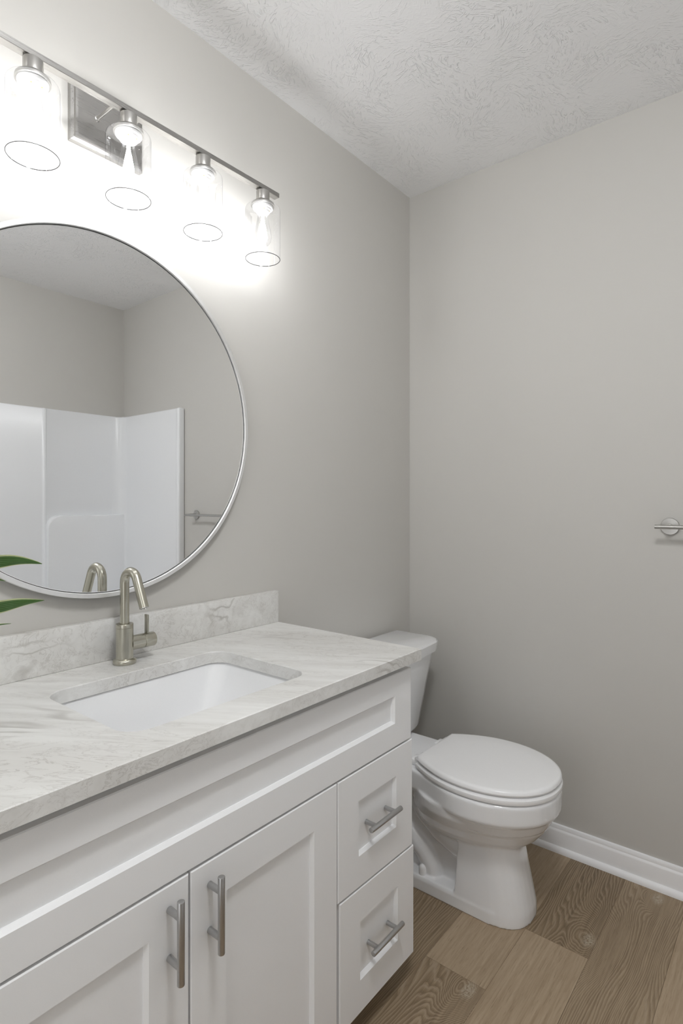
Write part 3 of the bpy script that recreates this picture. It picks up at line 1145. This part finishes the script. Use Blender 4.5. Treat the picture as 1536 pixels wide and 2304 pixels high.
# seat and lid
def seat_ring(off, z, yb=-0.332):
    """outline: straight back edge, sides bowing out, elliptical front"""
    out = []
    hw, yf, ym = 0.178 - off, -0.728 + off, -0.520
    ybk = yb - off
    wb = 0.113 - off
    n = 30
    # front half ellipse from right to left
    for i in range(n + 1):
        t = math.pi * i / n
        c, s = math.cos(t), math.sin(t)
        out.append(Vector((TX + hw * math.copysign(abs(c) ** 0.93, c), ym - (ym - yf) * abs(s) ** 0.97, z)))
    # left side to the back corner, back edge, right side
    m = 12
    for i in range(1, m + 1):
        u = i / m
        out.append(Vector((TX - (hw + (wb - hw) * (u ** 2.0)), ym + (ybk - ym) * u, z)))
    for i in range(m, 0, -1):
        u = i / m
        out.append(Vector((TX + (hw + (wb - hw) * (u ** 2.0)), ym + (ybk - ym) * u, z)))
    return out


bm = bmesh.new()
loft(bm, [seat_ring(0.006, 0.379), seat_ring(0.001, 0.382), seat_ring(-0.001, 0.388), seat_ring(0.000, 0.394), seat_ring(0.006, 0.399), seat_ring(0.016, 0.400)])
part('seat', bm, M['seat'], toilet, 40)
bm = bmesh.new()
loft(bm, [seat_ring(0.012, 0.4012), seat_ring(0.004, 0.4035), seat_ring(0.0015, 0.408), seat_ring(0.003, 0.4145), seat_ring(0.007, 0.4180), seat_ring(0.014, 0.4192), seat_ring(0.06, 0.4205), seat_ring(0.10, 0.4212)])
part('lid', bm, M['seat'], toilet, 40)
for s in (-1, 1):
    bm = bmesh.new()
    box(bm, (TX + s * 0.075 - 0.022, -0.335, 0.3782), (TX + s * 0.075 + 0.022, -0.300, 0.396), 0.004, 2)
    cyl(bm, (TX + s * 0.075 - 0.022, -0.326, 0.399), (TX + s * 0.075 + 0.022, -0.326, 0.399), 0.0075, 20, 0.001)
    part('hinge', bm, M['seat'], toilet, 40)

# ------------------------------------------------------------------ towel bar on the right wall
bar = thing('towel_bar', 'brushed nickel towel bar on the right wall', 'towel bar', (0, -1.182, 1.119))
bm = cyl(bmesh.new(), (-0.056, -0.9045, 1.1195), (-0.056, -1.485, 1.1195), 0.0062, 28, 0.0008)
part('bar', bm, M['nickel'], bar, 40)
for yy in (-0.937, -1.452):
    bm = lathe(bmesh.new(), (-0.0003, yy, 1.1195), (-1, 0, 0), [(0.0255, 0), (0.0255, 0.0065), (0.0248, 0.0074), (0.0088, 0.0078), (0.0080, 0.0086), (0.0080, 0.052)], 40)
    part('wall_mount', bm, M['nickel'], bar, 40)

# ------------------------------------------------------------------ tub and shower surround (seen in the mirror)
shower = thing('shower_enclosure', 'glossy white one-piece tub and shower surround reflected in the mirror', 'shower', (-0.78, -1.87, 0))
SZ = 1.735
IX0, IX1, IY = -1.525, -0.034, -2.192


def plan(ins):
    """inner outline from the right front edge round to the left front edge"""
    x1, x0, yb, r = IX1 - ins, IX0 + ins, IY + ins, 0.075
    pts_ = [Vector((x1, -1.59, 0)), Vector((x1, -1.8, 0))]
    for i in range(0, 13):
        a = math.radians(0 - 90 * i / 12)
        pts_.append(Vector((x1 - r + r * math.cos(a), yb + r + r * math.sin(a), 0)))
    # a shallow upright rib in the back panel
    for q in (-0.515, ):
        for dx, dy in ((0.016, 0), (0.010, 0.004), (0.004, 0.010), (-0.004, 0.010), (-0.010, 0.004), (-0.016, 0)):
            pts_.append(Vector((q + dx, yb + dy, 0)))
    for i in range(0, 13):
        a = math.radians(-90 - 90 * i / 12)
        pts_.append(Vector((x0 + r + r * math.cos(a), yb + r + r * math.sin(a), 0)))
    pts_.append(Vector((x0, -1.59, 0)))
    return pts_


pl = plan(0)
n = len(pl)


def back_of(p):
    return Vector((max(min(p.x + (0.03 if p.x > -0.3 and p.y > IY + 0.02 else 0), -0.0012), -1.5585) if p.y > IY + 0.02 else p.x, (IY - 0.030) if p.y < IY + 0.075 else p.y, 0))


outl = []
for i, p in enumerate(pl):
    q = Vector(p)
    if p.x > -0.112 and p.y > IY + 0.001:
        q.x = -0.0012
        if p.y < IY + 0.076:
            q.y = IY - 0.031 + (p.y - IY) * 1.4
    elif p.x < -1.448 and p.y > IY + 0.001:
        q.x = -1.5585
        if p.y < IY + 0.076:
            q.y = IY - 0.031 + (p.y - IY) * 1.4
    else:
        q.y = IY - 0.031
    outl.append(q)
bm = bmesh.new()
e_ = 0.006
inner_b = [Vector((p.x, p.y, 0.40)) for p in pl]
inner_t = [Vector((p.x, p.y, SZ - e_)) for p in pl]
mid_t = [Vector((p.x * 0.85 + q.x * 0.15, p.y * 0.85 + q.y * 0.15, SZ)) for p, q in zip(pl, outl)]
out_t = [Vector((q.x, q.y, SZ)) for q in outl]
out_b = [Vector((q.x, q.y, 0.40)) for q in outl]
loft(bm, [inner_b, inner_t, mid_t, out_t, out_b], cap0=False, cap1=False, closed=False)
# front flanges
box(bm, (-0.042, -1.5930, 0.40), (-0.0012, -1.5630, SZ), 0.008, 3)
box(bm, (-1.5585, -1.5930, 0.40), (-1.517, -1.5630, SZ), 0.008, 3)
part('surround', bm, M['acrylic'], shower, 35)
# raised lower block with rounded corner on the back panel
bm = bmesh.new()
bx0, bx1, bz0, bz1, r_ = -0.512, -0.036, 0.42, 1.112, 0.075
prof = [(bx1, bz0), (bx1, bz1)]
for i in range(11):
    a = math.radians(90 + 90 * i / 10)
    prof.append((bx0 + r_ + r_ * math.cos(a), bz1 - r_ + r_ * math.sin(a)))
prof.append((bx0, bz0))
fr = IY + 0.044
loft(bm, [[Vector((px, IY - 0.001, pz)) for px, pz in prof], [Vector((px, fr - 0.006, pz)) for px, pz in prof],
          [Vector((px + (0.002 if px < -0.3 else 0), fr - 0.0018, pz - (0.002 if pz > 1 else 0))) for px, pz in prof],
          [Vector((px + (0.006 if px < -0.3 else 0), fr, pz - (0.006 if pz > 1 else 0))) for px, pz in prof]])
part('molded_shelf', bm, M['acrylic'], shower, 40)
bm = bmesh.new()
box(bm, (-1.5585, -2.2235, 0.0), (-0.0012, -1.5630, 0.42), 0.012, 3)
tub = part('tub', bm, M['acrylic'], shower, 35)

# ------------------------------------------------------------------ potted plant, mostly beyond the left edge of the frame
PXc, PYc = -1.735, -0.215
plant = thing('potted_plant', 'green plant with cream-edged leaves on the left end of the countertop', 'plant', (PXc, PYc, ZT))
bm = lathe(bmesh.new(), (PXc, PYc, ZT + 0.0003), (0, 0, 1), [(0.040, 0), (0.043, 0.003), (0.056, 0.095), (0.057, 0.100), (0.053, 0.100), (0.051, 0.085)], 40, True, False)
part('pot', bm, M['pot'], plant, 40)
bm = lathe(bmesh.new(), (PXc, PYc, ZT + 0.083), (0, 0, 1), [(0.0505, 0), (0.04, 0.004), (0.001, 0.006)], 30)
part('soil', bm, M['soil'], plant, 60)
bm = bmesh.new()
tube(bm, [(PXc, PYc, ZT + 0.08), (PXc + 0.003, PYc, ZT + 0.14), (PXc, PYc + 0.004, ZT + 0.20)], [0.006, 0.005, 0.003], 12)
part('stem', bm, M['stem'], plant, 60)


def leaf(p0, p1, p2, width, twist, wave, tipcurl=0.0):
    """a lance-shaped leaf along a quadratic bezier from the stem to its tip"""
    p0, p1, p2 = Vector(p0), Vector(p1), Vector(p2)
    bm = bmesh.new()
    lay = bm.verts.layers.float.new('across')
    n, m = 30, 8
    rows = []
    for i in range(n + 1):
        t = i / n
        c = p0 * (1 - t) ** 2 + p1 * 2 * t * (1 - t) + p2 * t * t
        tg = ((p1 - p0) * 2 * (1 - t) + (p2 - p1) * 2 * t).normalized()
        side = tg.cross(Vector((0, 0, 1))).normalized()
        up = side.cross(tg).normalized()
        a = twist
        s2 = side * math.cos(a) + up * math.sin(a)
        u2 = up * math.cos(a) - side * math.sin(a)
        w = width * (math.sin(math.pi * min(1, t ** 0.85)) ** 0.8) * (1 - 0.25 * t) + 0.0006
        row = []
        for j in range(m + 1):
            q = -1 + 2 * j / m
            rip = wave * math.sin(t * 15 + (1.2 if q > 0 else 0)) * abs(q) * (1 - t)
            v = bm.verts.new(c + s2 * q * w + u2 * (0.18 * w * q * q + rip))
            v[lay] = q
            row.append(v)
        rows.append(row)
    for a, b in zip(rows, rows[1:]):
        for j in range(m):
            bm.faces.new((a[j], a[j + 1], b[j + 1], b[j]))
    g_ = bmesh.ops.solidify(bm, geom=bm.faces[:], thickness=0.0005)
    return part('leaf', bm, M['leaf'], plant, 60)


S = Vector((PXc, PYc, ZT))
leaf(S + Vector((0, 0, 0.19)), (-1.665, -0.205, 1.120), (-1.538, -0.20, 1.085), 0.0225, 0.95, 0.008)
leaf(S + Vector((0, 0, 0.17)), (-1.655, -0.205, 1.020), (-1.534, -0.20, 1.0195), 0.0225, 0.95, 0.008)
leaf(S + Vector((0, 0, 0.14)), (-1.68, -0.205, 0.992), (-1.589, -0.20, 0.987), 0.011, 0.6, 0.001)
leaf(S + Vector((0, 0, 0.18)), (-1.67, -0.20, 1.09), (-1.598, -0.20, 1.0605), 0.012, 0.6, 0.003)
for (dx, dy, dz, w) in ((-0.10, 0.04, 0.25, 0.016), (-0.13, -0.05, 0.20, 0.017), (-0.04, -0.13, 0.23, 0.016), (0.03, 0.12, 0.24, 0.015), (-0.06, 0.11, 0.19, 0.015), (-0.02, -0.03, 0.31, 0.014), (0.02, -0.10, 0.27, 0.014)):
    leaf(S + Vector((0, 0, 0.16)), S + Vector((dx * 0.45, dy * 0.45, dz + 0.03)), S + Vector((dx, dy, dz)), w, 0.2, 0.003)
